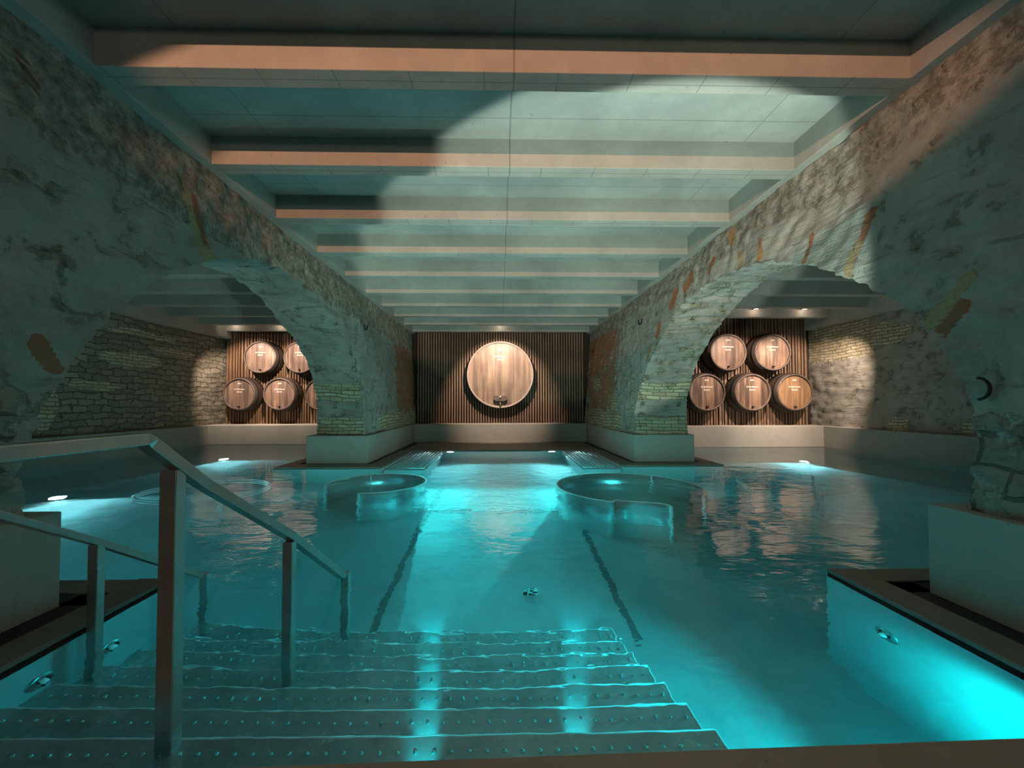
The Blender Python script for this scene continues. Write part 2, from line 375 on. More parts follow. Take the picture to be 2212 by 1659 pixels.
def seg_dist(p, a, b):
    ax, ay = a; bx, by = b; px, py = p
    dx, dy = bx-ax, by-ay; L = dx*dx+dy*dy
    t = max(0, min(1, ((px-ax)*dx+(py-ay)*dy)/L)) if L else 0
    return math.hypot(px-ax-t*dx, py-ay-t*dy)
def sstep(a, b, x):
    t = max(0, min(1, (x-a)/(b-a))); return t*t*(3-2*t)
RED, YEL, ORA, PAL = (.36, .10, .045), (.50, .42, .24), (.50, .24, .08), (.52, .50, .46)
VL = [((3.50, 3.06), (3.68, 2.60), .045, YEL), ((3.58, 3.10), (3.72, 2.76), .04, RED), ((3.62, 2.95), (3.80, 2.58), .05, YEL),
      ((2.32, 1.57), (2.40, 1.44), .05, RED), ((2.27, 3.26), (2.38, 3.08), .02, (.10, .05, .03)), ((4.33, 2.90), (4.36, 2.85), .045, PAL), ((4.90, 3.00), (4.99, 2.96), .05, PAL),
      ((3.42, 3.22), (3.46, 3.12), .018, (.12, .05, .03))]
VR = [((2.94, 2.68), (2.99, 2.53), .04, RED), ((3.02, 2.50), (3.12, 2.24), .04, (.42, .30, .18)), ((2.25, 1.95), (2.50, 1.72), .038, YEL), ((2.29, 1.80), (2.48, 1.57), .04, RED),
      ((3.50, 2.78), (3.60, 2.54), .03, RED), ((4.23, 3.03), (4.23, 2.82), .035, ORA), ((4.83, 3.38), (4.81, 3.26), .05, ORA), ((4.60, 3.02), (4.62, 2.90), .05, YEL),
      ((5.85, 3.18), (6.00, 3.02), .07, RED), ((6.3, 3.04), (6.44, 2.86), .08, RED), ((6.9, 2.62), (7.0, 2.45), .07, RED), ((5.2, 3.16), (5.3, 3.05), .05, RED), ((7.3, 2.25), (7.42, 2.1), .06, ORA)]

def face_mask(side, y, z):
    """yellow, red, rubble, stone"""
    n = noise.noise(Vector((y*.8, z*.8, side*5)))*.3
    if side < 0:
        yel = (1 if z < .95 and y > 8.7 else 0)*.7 + .55*sstep(9.3, 10.2, y)*sstep(1.5, .9, z)
        red = .75*sstep(9.8, 10.8, y)*sstep(3.2, 2.6, z)
        rub = .95*sstep(2.72, 3.0, z+n*.4)
        sto = .3
        if y < 2.6 and z < 1.3: sto = .45
    else:
        yel = .75*sstep(8.0, 8.3, y)*sstep(1.15, .85, z)+.62*sstep(8.9, 9.4, y)*sstep(3.0, 2.4, z)*(.6+noise.noise(Vector((y*2, z*2, 3)))*.9)
        if 7.9 < y < 8.7 and z < 1.9: yel = max(yel, .45)
        red = .85*sstep(8.7, 10.0, y)*sstep(3.35, 3.0, z)
        rub = .62*sstep(2.95, 3.15, z+n*.5)
        sto = .25
        if y < 2.3 and z < 1.15: sto = .55
    if 8.25 < y < 8.75: yel *= .3; red *= .2      # smooth plaster strip beside the jamb
    return (yel, red, rub, sto)
def intra_mask(side, s, z):
    yel = .9*sstep(1.0, .86, z)
    yel = max(yel, .85*(sstep(1.22, 1.30, z)-sstep(1.55, 1.66, z)))
    if side > 0: yel = max(yel, .36 if z > 1.7 else 0)
    return (yel, .22 if side > 0 else 0.1, 0, .28)

def arcade(side, pn, pa, xin, batter, xa, ymax, name, label):
    polN, polA = polar(pn), polar(pa)
    V, Fc, UV, MK, BP = [], [], [], [], []
    def X_face(z): return side*(xin+(z-.56)*batter)
    vous = VL if side < 0 else VR
    def add_grid(rows, mask, paint=False, rough=False):
        base = len(V); h, w = len(rows), len(rows[0])
        for r in rows:
            for (p, uvc, mk) in r:
                q = Vector(p)+wall_disp(p); bp = (0, 0, 0, 0)
                if rough:
                    cr = Vector((0, CYc-p[1], CZc-p[2])).normalized(); aa = uvc[1]; ff = (abs(p[0])-xin)/(xa-xin); wt = max(0, min(1, (ff-.12)*9, (1-ff)*9))
                    q += cr*wt*(noise.noise(Vector((p[0]*1.6, aa*9, 2)))*.035+noise.noise(Vector((p[0]*4, aa*24, 5)))*.022)
                if paint:
                    best = 0
                    for a, b_, wd, colr in vous:
                        d = seg_dist((p[1], p[2]), a, b_)
                        k = sstep(wd*1.35, wd*.75, d)
                        if k > best: best = k; bp = (*colr, k)
                V.append(q); UV.append(uvc); MK.append(mk); BP.append(bp)
        for i in range(h-1):
            for j in range(w-1):
                a = base+i*w+j; Fc.append((a, a+1, a+w+1, a+w))
    YL, YH, ZT = 1.7, 8.3, 3.49
    def jag(a, k): return noise.noise(Vector((a*20, side*3, k*9)))*.035+noise.noise(Vector((a*58, side*5, k*7)))*.022
    ang = [PI*i/420 for i in range(421)]
    for yy, zz in ((YH, ZT), (YL, ZT)): ang.append(math.atan2(zz-CZc, yy-CYc))
    ang = sorted(ang)
    def outer(a):
        c, s = math.cos(a), math.sin(a); t = 1e9
        if c > 1e-6: t = min(t, (YH-CYc)/c)
        if c < -1e-6: t = min(t, (YL-CYc)/c)
        if s > 1e-6: t = min(t, (ZT-CZc)/s)
        return t
    for face in (0, 1):
        rows = []
        K = 26 if face == 0 else 6
        for k in range(K+1):
            row = []
            for a in ang:
                r_in = rad_at(polN if face == 0 else polA, a)+jag(a, face); r = r_in+(outer(a)-r_in)*(k/K)
                y, z = CYc+r*math.cos(a), CZc+r*math.sin(a)
                x = X_face(z) if face == 0 else side*xa
                row.append(((x, y, z), (y, z), face_mask(side, y, z)))
            rows.append(row)
        add_grid(rows, None, face == 0)
        for ya, yb, st in ((-3.0, YL, .09), (YH, ymax, .04)):
            if face == 1: st = .25
            ny, nz = max(1, int((yb-ya)/st)), max(2, int((ZT-CZc)/(.045 if face == 0 else .3)))
            rows = [[((X_face(CZc+(ZT-CZc)*i/nz) if face == 0 else side*xa, ya+(yb-ya)*j/ny, CZc+(ZT-CZc)*i/nz), (ya+(yb-ya)*j/ny, CZc+(ZT-CZc)*i/nz),
                      face_mask(side, ya+(yb-ya)*j/ny, CZc+(ZT-CZc)*i/nz)) for j in range(ny+1)] for i in range(nz+1)]
            add_grid(rows, None, face == 0)
    # intrados
    ang2 = ang; T = 30; rows = []
    arc = 0; last = None
    for a in ang2:
        rn, ra = rad_at(polN, a)+jag(a, 0), rad_at(polA, a)+jag(a, 1)
        pt = (CYc+rn*math.cos(a), CZc+rn*math.sin(a))
        if last: arc += math.hypot(pt[0]-last[0], pt[1]-last[1])
        last = pt; row = []
        for t in range(T+1):
            f = t/T; r = rn+(ra-rn)*f
            # ragged edge stones
            if 0 < t < T: r += noise.noise(Vector((f*1.5, a*22, side)))*.02+noise.noise(Vector((f*4, a*60, side)))*.01
            y, z = CYc+r*math.cos(a), CZc+r*math.sin(a)
            x = X_face(z)*(1-f)+side*xa*f
            row.append(((x, y, z), (x*side+11, arc), intra_mask(side, arc, z)))
        rows.append(row)
    add_grid(rows, None, False, True)
    me = bpy.data.meshes.new(name); me.from_pydata([tuple(v) for v in V], [], Fc)
    uvl = me.uv_layers.new(name='UVMap')
    for l in me.loops: uvl.data[l.index].uv = UV[l.vertex_index]
    ca = me.color_attributes.new('mask', 'FLOAT_COLOR', 'POINT'); cb = me.color_attributes.new('brickpaint', 'FLOAT_COLOR', 'POINT')
    for i in range(len(V)): ca.data[i].color = MK[i]; cb.data[i].color = BP[i]
    me.materials.append(M['wall'])
    for p in me.polygons: p.use_smooth = True
    o = bpy.data.objects.new(name, me); COL.objects.link(o)
    struct(o, label); return o
arcade(-1, AL, BLp, 2.68, .055, 3.75, 12.5, 'wall_left', 'left arcade wall of rough plastered masonry with a wide arch')
arcade(1, AR, BRp, 2.78, .075, 3.85, 12.5, 'wall_right', 'right arcade wall with red and yellow bricks around the arch')

def flat_wall(name, label, x, y0, y1, z0, z1, side, maskf, st=.06):
    ny, nz = int((y1-y0)/st), int((z1-z0)/st)
    V, Fc, UV, MK = [], [], [], []
    for i in range(nz+1):
        for j in range(ny+1):
            y, z = y0+(y1-y0)*j/ny, z0+(z1-z0)*i/nz
            q = Vector((x, y, z)); d = wall_disp((x, y, z)); stn = noise.noise(Vector((3, y*3.2, z*6)))*.03
            V.append(q+d+Vector((stn*side, 0, 0))); UV.append((y, z)); MK.append(maskf(y, z))
    w = ny+1
    for i in range(nz):
        for j in range(ny): a = i*w+j; Fc.append((a, a+1, a+w+1, a+w))
    me = bpy.data.meshes.new(name); me.from_pydata([tuple(v) for v in V], [], Fc)
    uvl = me.uv_layers.new(name='UVMap')
    for l in me.loops: uvl.data[l.index].uv = UV[l.vertex_index]
    ca = me.color_attributes.new('mask', 'FLOAT_COLOR', 'POINT'); me.color_attributes.new('brickpaint', 'FLOAT_COLOR', 'POINT')
    for i in range(len(V)): ca.data[i].color = MK[i]
    for i in range(len(V)): me.color_attributes['brickpaint'].data[i].color = (0, 0, 0, 0)
    me.materials.append(M['wall'])
    for p in me.polygons: p.use_smooth = True
    o = bpy.data.objects.new(name, me); COL.objects.link(o); struct(o, label)
def mkL(y, z):
    yel = .0
    for (yc, zc, ry, rz) in ((9.4, 2.25, .9, .2), (10.6, 2.6, .8, .12), (7.6, 1.2, .28, .6), (6.3, 1.1, .3, .4), (9.6, 2.95, 1.2, .08), (8.6, 1.6, .6, .12)):
        d = ((y-yc)/ry)**2+((z-zc)/rz)**2
        yel = max(yel, .85*sstep(1.3, .5, d))
    return (yel, 0, .15, .85)
def mkR(y, z):
    yel = .8*sstep(8.9, 9.3, y)*sstep(2.2, 2.5, z)
    for (yc, zc, ry, rz) in ((8.6, .72, .25, .2), (7.2, .72, .2, .2), (8.9, 2.8, .8, .3)):
        d = ((y-yc)/ry)**2+((z-zc)/rz)**2
        yel = max(yel, .85*sstep(1.3, .5, d))
    return (yel, 0, .1, .3)
flat_wall('wall_far_left', 'outer wall of the left aisle in grey rubble stone', -8.8, -1, 12.6, .5, 3.5, 1, mkL)
flat_wall('wall_far_right', 'outer wall of the right aisle in plaster and yellow brick', 9.06, -1, 11.2, .5, 3.5, -1, mkR)

# ------------------------------------------------------------------ enclosing shell
bm = bmesh.new(); box(bm, -9.2, 9.4, 12.6, 12.8, -1.6, 4.1); struct(finish(bm, 'wall_back', M['back']))
bm = bmesh.new(); box(bm, -9.2, 9.4, -4.3, -4.1, -1.6, 4.1); struct(finish(bm, 'wall_front', M['plinth']))
bm = bmesh.new(); box(bm, -9.2, -8.95, -4.1, 12.6, -1.6, 4.1); struct(finish(bm, 'trim_1', M['plinth']))
bm = bmesh.new(); box(bm, 9.2, 9.4, -4.1, 12.6, -1.6, 4.1); struct(finish(bm, 'trim_2', M['plinth']))
bm = bmesh.new(); box(bm, -9.2, 9.4, -4.3, 12.8, 3.76, 4.1); struct(finish(bm, 'ceiling', M['slab']), 'cast concrete ceiling slab above the beams')
# girders over the walls
def girder(x0, x1, y0, y1, z0, name, label):
    bm = bmesh.new(); box(bm, x0, x1, y0, y1, z0, 3.77); return struct(finish(bm, name, M['girder'], bevel=.006), label)
girder(-3.85, -2.733, -4.1, 12.6, 3.486, 'trim_3', 'concrete edge girder on the left arcade wall')
girder(2.905, 3.95, -4.1, 12.6, 3.486, 'trim_4', 'concrete edge girder on the right arcade wall')
girder(-9.0, -8.55, -4.1, 12.6, 3.27, 'trim_5', 'concrete girder along the outer wall of the left aisle')
girder(8.85, 9.3, -4.1, 12.6, 3.30, 'trim_6', 'concrete girder along the outer wall of the right aisle')
# beams
Y1, SP = 2.598, 1.067
ordn = ['first', 'second', 'third', 'fourth', 'fifth', 'sixth', 'seventh', 'eighth', 'ninth', 'tenth']
def beam(x0, x1, y, label, grp):
    bm = bmesh.new(); box(bm, x0, x1, y, y+.165, 3.486, 3.765)
    o = finish(bm, 'ceiling_beam', M['beam'], bevel=.006)
    tag(o, label, 'beam', grp, 'structure'); return o
for i in range(10):
    beam(-2.75, 2.92, Y1+i*SP, '%s concrete ceiling beam of the middle bay counted from the viewer' % ordn[i], 'beams over the middle bay')
bm = bmesh.new()
for i in (-1, -2, -3, -4): box(bm, -2.75, 2.92, Y1+i*SP, Y1+i*SP+.165, 3.486, 3.765)
struct(finish(bm, 'trim_7', M['beam']), 'beams above and behind the viewer')
for i in range(3, 10):
    beam(-8.6, -3.8, Y1+i*SP, 'concrete beam over the left aisle, %s from the barrels' % ordn[9-i], 'beams over the left aisle')
for i in range(3, 8):
    beam(3.9, 8.9, Y1+i*SP, 'concrete beam over the right aisle, %s from the barrels' % ordn[7-i], 'beams over the right aisle')
bm = bmesh.new()
for i in range(-3, 3): box(bm, -8.6, -3.8, Y1+i*SP, Y1+i*SP+.165, 3.486, 3.765); box(bm, 3.9, 8.9, Y1+i*SP, Y1+i*SP+.165, 3.486, 3.765)
struct(finish(bm, 'trim_8', M['beam']), 'aisle beams hidden behind the arcade walls')

# ------------------------------------------------------------------ plinths (baseboards)
PT = .564
def plinth(name, label, rects, zb=0):
    bm = bmesh.new()
    for x0, x1, y0, y1 in rects:
        box(bm, x0, x1, y0, y1, zb, PT)
    o = finish(bm, name, M['plinth'], bevel=.008); struct(o, label)
plinth('baseboard_left', 'pale concrete plinth under the left pier', [(-3.80, -2.588, 7.686, 12.5)])
plinth('baseboard_right', 'pale concrete plinth under the right pier', [(2.716, 3.94, 7.70, 12.5)])
plinth('baseboard_back', 'pale concrete plinth below the slatted wall of the large cask', [(-2.588, 2.716, 11.87, 12.55)])
plinth('baseboard_near_left', 'dark concrete plinth under the pier beside the viewer on the left', [(-3.80, -2.60, -3, 2.36)])
plinth('baseboard_near_right', 'dark concrete plinth under the pier beside the viewer on the right', [(2.71, 3.94, -3, 2.40)])
plinth('baseboard_back_left', 'pale plinth below the barrels of the left aisle', [(-8.56, -3.80, 11.5, 12.55)])
plinth('baseboard_back_right', 'pale plinth below the barrels of the right aisle', [(3.94, 8.83, 10.3, 11.3)])
plinth('baseboard_far_left', 'pale plinth along the outer wall of the left aisle', [(-8.95, -8.56, -1, 12.55)], -1.4)
plinth('baseboard_far_right', 'pale plinth along the outer wall of the right aisle', [(8.83, 9.2, -1, 11.3)], -1.4)

# ------------------------------------------------------------------ pool shell
PD = -1.30
bm = bmesh.new(); box(bm, -8.9, 9.2, 1.0, 12.5, PD-.3, PD); struct(finish(bm, 'floor', M['pool']), 'submerged steel pool floor')
def pwall(name, label, rects, top=-.004, m='pool'):
    bm = bmesh.new()
    for x0, x1, y0, y1 in rects: box(bm, x0, x1, y0, y1, PD-.1, top)
    struct(finish(bm, name, M[m]), label)
pwall('wall_pool_front', 'steel pool wall below the entrance', [(-9.0, 9.2, 1.0, 1.30)])
pwall('wall_pool_near_left', 'steel pool wall left of the stairs', [(-8.9, -2.23, 1.0, 2.68)])
pwall('wall_pool_near_right', 'steel pool wall right of the stairs', [(2.33, 9.1, 1.0, 2.72)])
pwall('wall_pool_back_left', 'steel pool wall below the left pier', [(-4.17, -2.19, 7.22, 12.5)])
pwall('wall_pool_back_right', 'steel pool wall below the right pier', [(2.36, 4.3, 7.30, 12.5)])
pwall('wall_pool_back', 'steel pool wall at the far end of the bay', [(-2.6, 2.75, 9.75, 12.5)])
pwall('wall_pool_aisle_left', 'steel pool wall at the end of the left aisle', [(-8.9, -4.1, 11.5, 12.5)])
pwall('wall_pool_aisle_right', 'steel pool wall at the end of the right aisle', [(4.2, 9.1, 10.3, 12.5)])
# dark gutters and coping strips just above the water line
bm = bmesh.new()
for r in ((-2.62, -2.43, 1.30, 2.52), (2.55, 2.75, 1.30, 2.56), (-8.56, -2.43, 2.36, 2.50), (2.55, 8.83, 2.40, 2.54), (-4.02, -2.40, 7.60, 12.0), (2.55, 4.14, 7.62, 12.0)):
    box(bm, r[0], r[1], r[2], r[3], -.08, .006)
struct(finish(bm, 'trim_11', M['black']), 'dark overflow gutters beside the plinths')  # black colour stands in for the shade inside the gutter slots
bm = bmesh.new()
def strip(x0, x1, y0, y1, z=.022): box(bm, x0, x1, y0, y1, -.09, z)
strip(-2.43, -2.23, 1.28, 2.68); strip(2.33, 2.55, 1.28, 2.72)
strip(-8.56, -2.43, 2.50, 2.68, .016); strip(2.55, 8.83, 2.54, 2.72, .016)
strip(-4.17, -2.19, 7.22, 7.62); strip(2.36, 4.3, 7.30, 7.64)
strip(-4.17, -3.92, 7.60, 12.0); strip(4.05, 4.3, 7.62, 10.6)
strip(-2.48, -2.19, 7.60, 9.8); strip(2.36, 2.62, 7.62, 9.8)
strip(-2.40, 2.55, 9.75, 11.9, .02)
struct(finish(bm, 'trim_12', M['coping'], bevel=.004), 'dark stone coping along the pool edge')
# entrance floor (warm concrete edge in front of the viewer)
bm = bmesh.new()
v = [bm.verts.new(c) for c in ((-9, -4.1, .03), (9.2, -4.1, .03), (9.2, 1.30, .03), (2.33, 1.347, .03), (-2.23, 1.262, .03), (-9, 1.25, .03))]
f = bm.faces.new(v); ext = bmesh.ops.extrude_face_region(bm, geom=[f]); bmesh.ops.translate(bm, verts=[e for e in ext['geom'] if isinstance(e, bmesh.types.BMVert)], vec=(0, 0, -.2))
struct(finish(bm, 'floor_entrance', M['floor'], bevel=.006), 'brown concrete floor edge at the bottom of the view')

# ------------------------------------------------------------------ water
bm = bmesh.new()
OUT = [(-2.24, 1.29), (2.34, 1.29), (2.34, 2.71), (8.84, 2.71), (8.84, 10.31), (4.29, 10.31), (4.29, 7.31), (2.37, 7.31), (2.37, 9.76), (-2.20, 9.76), (-2.20, 7.23), (-4.16, 7.23), (-4.16, 11.51), (-8.57, 11.51), (-8.57, 2.67), (-2.24, 2.67)]
f = bm.faces.new([bm.verts.new((x, y, 0)) for x, y in OUT])
ext = bmesh.ops.extrude_face_region(bm, geom=[f]); bmesh.ops.translate(bm, verts=[e for e in ext['geom'] if isinstance(e, bmesh.types.BMVert)], vec=(0, 0, PD-.01))
bmesh.ops.triangulate(bm, faces=[q for q in bm.faces if len(q.verts) > 4])
w = finish(bm, 'pool_water', M['water'])
tag(w, 'turquoise rippled pool water filling the vaulted hall', 'water', kind='stuff')

# ------------------------------------------------------------------ stairs
st = thing('pool_stairs', 'submerged steel stairs with studded treads beside the handrails', 'stairs', (0, 1.3, PD))
XS0, XS1, RUN, RISE = -2.23, .85, .235, .15
for i in range(1, 8):
    z = -RISE*i; y0 = 1.295+RUN*(i-1); y1 = 1.295+RUN*i
    bm = bmesh.new()
    box(bm, XS0, XS1, y0 if i > 1 else 1.28, y1, z-.02, z)
    box(bm, XS0, XS1, y1-.02, y1-.004, z-RISE if i < 7 else PD, z-.019)
    box(bm, XS1-.012, XS1, 1.29, y1, z-RISE if i < 7 else PD, z-.019)
    t = finish(bm, 'tread', M['tread'], st, bevel=.004, loc=(0, -1.3, -PD))
    bm = bmesh.new(); nx = int((XS1-XS0)/.066)
    for k in range(nx):
        for row in range(2):
            x = XS0+.04+k*.066+(.033 if row else 0); y = y0+.065+row*.10
            if x > XS1-.02: continue
            bmesh.ops.create_uvsphere(bm, u_segments=8, v_segments=5, radius=.0085, matrix=Matrix.Translation((x, y, z+.001)))
    finish(bm, 'stud', M['stud'], t, smooth=True)['kind'] = 'stuff'
    bm = bmesh.new(); tube(bm, [(XS0, y1-.001, z-.004), (XS1, y1-.001, z-.004)], .006, 8)
    tube(bm, [(XS1, y1, z-.004), (XS1, max(1.3, y1-RUN), z-.004)], .005, 8)
    finish(bm, 'nosing', M['chrome'], t, smooth=True)

# ------------------------------------------------------------------ handrails
def bar(bm, pts, w, h): tube(bm, pts, 0, flat=(w/2, h/2))
def vpost(bm, x, y, z0, z1, wx, wy): box(bm, x-wx/2, x+wx/2, y-wy/2, y+wy/2, z0, z1)
hr = thing('handrail', 'flat steel handrail nearest the middle, level part bending down into the water', 'handrail', (-1.22, 1.48, -.15))
def par(o, root):
    o.parent = root; o.matrix_parent_inverse = Matrix.Translation(root.location).inverted(); return o
bm = bmesh.new()
bar(bm, [(-1.22, -.6, 1.08), (-1.22, .9, 1.08), (-1.22, 1.345, 1.08), (-1.225, 1.375, 1.062), (-1.205, 1.6, .875), (-1.135, 2.13, .46+.025), (-1.09, 2.74, -.008)], .052, .042)
par(finish(bm, 'top_rail', M['rail'], bevel=.004), hr)
for x, y, z0, z1 in ((-1.225, 1.48, -.15, .955), (-1.135, 2.13, -.60, .455), (-1.09, 2.79, -1.05, .004)):
    bm = bmesh.new(); vpost(bm, x, y, z0, z1, .062 if z1 > 0.9 else .052, .05)
    par(finish(bm, 'post', M['rail'], bevel=.004), hr)
bm = bmesh.new(); vpost(bm, -1.22, -.5, .03, 1.06, .05, .05); par(finish(bm, 'post', M['rail'], bevel=.004), hr)
hl = thing('handrail', 'flat steel handrail along the left pool wall dipping into the water', 'handrail', (-2.15, 2.14, -.6))
bm = bmesh.new()
bar(bm, [(-2.30, .2, 1.08), (-2.26, 1.18, 1.08), (-2.25, 1.22, 1.06), (-2.17, 2.14, .455), (-2.08, 2.76, 0.0)], .05, .035)
par(finish(bm, 'top_rail', M['rail'], bevel=.004), hl)
for x, y, z0, z1 in ((-2.17, 2.14, -.60, .445), (-2.075, 2.79, -1.05, .004), (-2.295, .3, .03, 1.07)):
    bm = bmesh.new(); vpost(bm, x, y, z0, z1, .052, .045)
    par(finish(bm, 'post', M['rail'], bevel=.004), hl)

# ------------------------------------------------------------------ whirlpool screens
def arc_pts(c, R, a0, a1, z, n=60, curl=0):
    out = []
    for i in range(n+1):
        a = math.radians(a0+(a1-a0)*i/n)
        out.append((c[0]+R*math.cos(a), c[1]+R*math.sin(a), z))
    return out
def screen(label, pts2, zt, zb):
    c = Vector((sum(p[0] for p in pts2)/len(pts2), sum(p[1] for p in pts2)/len(pts2), zb))
    root = thing('whirlpool_screen', label, 'pool screen', c)
    bm = bmesh.new(); th = .03; vi, vo = [], []
    m = len(pts2)
    for i, p in enumerate(pts2):
        a, b_ = Vector(pts2[max(0, i-1)][:2]), Vector(pts2[min(m-1, i+1)][:2]); t = (b_-a).normalized(); nrm = Vector((-t.y, t.x))
        for lst, s in ((vi, 1), (vo, -1)):
            q = Vector(p[:2])+nrm*s*th/2
            lst.append((bm.verts.new((q.x, q.y, zb)), bm.verts.new((q.x, q.y, zt))))
    for i in range(m-1):
        bm.faces.new((vi[i][0], vi[i+1][0], vi[i+1][1], vi[i][1])); bm.faces.new((vo[i][0], vo[i][1], vo[i+1][1], vo[i+1][0]))
        bm.faces.new((vi[i][1], vi[i+1][1], vo[i+1][1], vo[i][1]))
    for i in (0, m-1): bm.faces.new((vi[i][0], vi[i][1], vo[i][1], vo[i][0]))
    par(finish(bm, 'curved_panel', M['steelpanel'], smooth=False), root)
    for p in root.children[0].data.polygons: p.use_smooth = abs(p.normal.z) < .5
    bm = bmesh.new(); tube(bm, [(p[0], p[1], zt) for p in pts2], .022, 10); par(finish(bm, 'rim', M['chrome'], smooth=True), root)
    for k in (0, -1):
        bm = bmesh.new(); tube(bm, [(pts2[k][0], pts2[k][1], zb), (pts2[k][0], pts2[k][1], zt)], .022, 10); par(finish(bm, 'end_post', M['chrome'], smooth=True), root)
    for fr in (.3, .62):
        k = int(len(pts2)*fr); p = pts2[k]
        bm = bmesh.new(); tube(bm, [(p[0], p[1], zb), (p[0], p[1], zt)], .02, 8); par(finish(bm, 'upright', M['chrome'], smooth=True), root)
    return root
M['steelpanel'] = m_steel('curved_sheet_steel', (.72, .76, .76), .18, .75, .1)
left_arc = arc_pts((-1.86, 5.97), .72, 205, -92, 0, 70)
screen('smaller curved steel whirlpool screen in front of the left pier', left_arc, -.03, PD)
ra = arc_pts((1.88, 5.62), 1.02, -42, 262, 0, 90)
ra = ra[:-6]+[(1.45, 4.80, 0), (1.65, 4.72, 0), (1.82, 4.68, 0), (1.93, 4.64, 0), (2.0, 4.58, 0), (2.02, 4.50, 0)]
screen('larger spiral steel whirlpool screen in front of the right pier', ra, -.03, PD)

def triple_rail(label, pts, legs):
    c = (sum(p[0] for p in pts)/len(pts), sum(p[1] for p in pts)/len(pts), PD)
    root = thing('curved_pool_rail', label, 'pool rail', c)
    for z in (-.03, -.16, -.29):
        bm = bmesh.new(); tube(bm, [(p[0], p[1], z) for p in pts], .021, 8); par(finish(bm, 'rail', M['chrome'], smooth=True), root)
    for k in legs:
        p = pts[k]; bm = bmesh.new(); tube(bm, [(p[0], p[1], PD), (p[0], p[1], -.03)], .018, 8); par(finish(bm, 'leg', M['chrome'], smooth=True), root)
tl = [(-3.92, 4.78, 0), (-4.02, 4.86, 0), (-4.2, 4.92, 0), (-4.45, 4.96, 0), (-4.65, 5.03, 0), (-4.82, 5.2, 0), (-4.92, 5.5, 0), (-4.85, 5.85, 0), (-4.55, 6.15, 0), (-4.15, 6.28, 0), (-3.75, 6.2, 0), (-3.48, 5.98, 0), (-3.36, 5.65, 0), (-3.42, 5.35, 0), (-3.62, 5.1, 0)]
tr = [(3.52, 5.30, 0), (3.58, 5.5, 0), (3.7, 5.75, 0), (3.75, 5.95, 0), (3.85, 6.2, 0), (4.1, 6.42, 0), (4.45, 6.54, 0), (4.85, 6.50, 0), (5.15, 6.3, 0), (5.32, 6.0, 0), (5.3, 5.7, 0), (5.12, 5.45, 0), (4.8, 5.28, 0), (4.5, 5.2, 0), (4.32, 5.12, 0), (4.22, 4.98, 0)]
def smooth_pts(p, it=2):
    for _ in range(it):
        q = [p[0]]
        for a, b_ in zip(p, p[1:]):
            q.append(tuple(a[i]*.75+b_[i]*.25 for i in range(3))); q.append(tuple(a[i]*.25+b_[i]*.75 for i in range(3)))
        q.append(p[-1]); p = q
    return p
triple_rail('three-line curved steel rail in the water of the left aisle', smooth_pts(tl), (0, -1, 34))
triple_rail('three-line curved steel rail in the water of the right aisle', smooth_pts(tr), (0, -1, 34))

# ------------------------------------------------------------------ rod benches in the far bay
for x0, x1, lab in ((-2.13, -1.42, 'bench of parallel steel rods on the left of the far bay'), (1.62, 2.30, 'bench of parallel steel rods on the right of the far bay')):
    root = thing('rod_bench', lab, 'bench', ((x0+x1)/2, 8.5, PD))
    n = 10
    for k in range(n):
        x = x0+(x1-x0)*k/(n-1); bm = bmesh.new(); tube(bm, [(x, 7.3, -.05), (x, 9.7, -.05)], .02, 8)
        par(finish(bm, 'rod', M['chrome'], smooth=True), root)
    bm = bmesh.new(); box(bm, x0-.03, x1+.03, 7.3, 9.72, PD, -.30); par(finish(bm, 'bench_base', M['pool'], bevel=.01), root)
    for ya, yb in ((7.28, 7.31), (9.69, 9.72)):
        bm = bmesh.new(); box(bm, x0-.03, x1+.03, ya, yb, -.13, -.03); par(finish(bm, 'end_bracket', M['steel'], bevel=.004), root)

# ------------------------------------------------------------------ pool fittings
def disc_thing(name, label, cat, loc, axis, parts, group=None):
    """axis: rotation so that local -Y faces out"""
    root = thing(name, label, cat, loc, group); root.rotation_euler = axis
    return root
def pool_lamp(label, loc, rz, pod=False):
    root = thing('pool_lamp', label, 'lamp', loc, 'submerged pool lamps'); root.rotation_euler = (0, 0, rz)
    bm = bmesh.new(); lathe(bm, [(.085, .0), (.10, -.004), (.10, -.02), (.086, -.024)], 32); o = finish(bm, 'ring', M['steel'], root, smooth=True)
    bm = bmesh.new(); lathe(bm, [(.001, -.022), (.05, -.021), (.085, -.012)], 32); finish(bm, 'lens', M['lens'], root, smooth=True)
    if pod:
        root.rotation_euler = (-.35, 0, rz)
        bm = bmesh.new(); lathe(bm, [(.10, -.004), (.08, .08), (.03, .12)], 24, cap1=True); tube(bm, [(0, .06, -.05), (0, .06, -.15)], .03, 10); finish(bm, 'housing', M['steel'], root, smooth=True)
pool_lamp('left bright submerged lamp at the end of the bay below the large cask', (-1.22, 9.75, -.14), 0)
pool_lamp('right bright submerged lamp at the end of the bay below the large cask', (1.34, 9.75, -.14), 0)
pool_lamp('bright submerged lamp of the left aisle near its barrels', (-6.72, 9.55, -1.16), .75, True)
pool_lamp('bright submerged lamp of the left aisle just beyond the near plinth', (-6.62, 5.95, -1.16), .75, True)
pool_lamp('bright submerged lamp of the right aisle beyond the curved rail', (7.06, 8.8, -1.16), -.75, True)
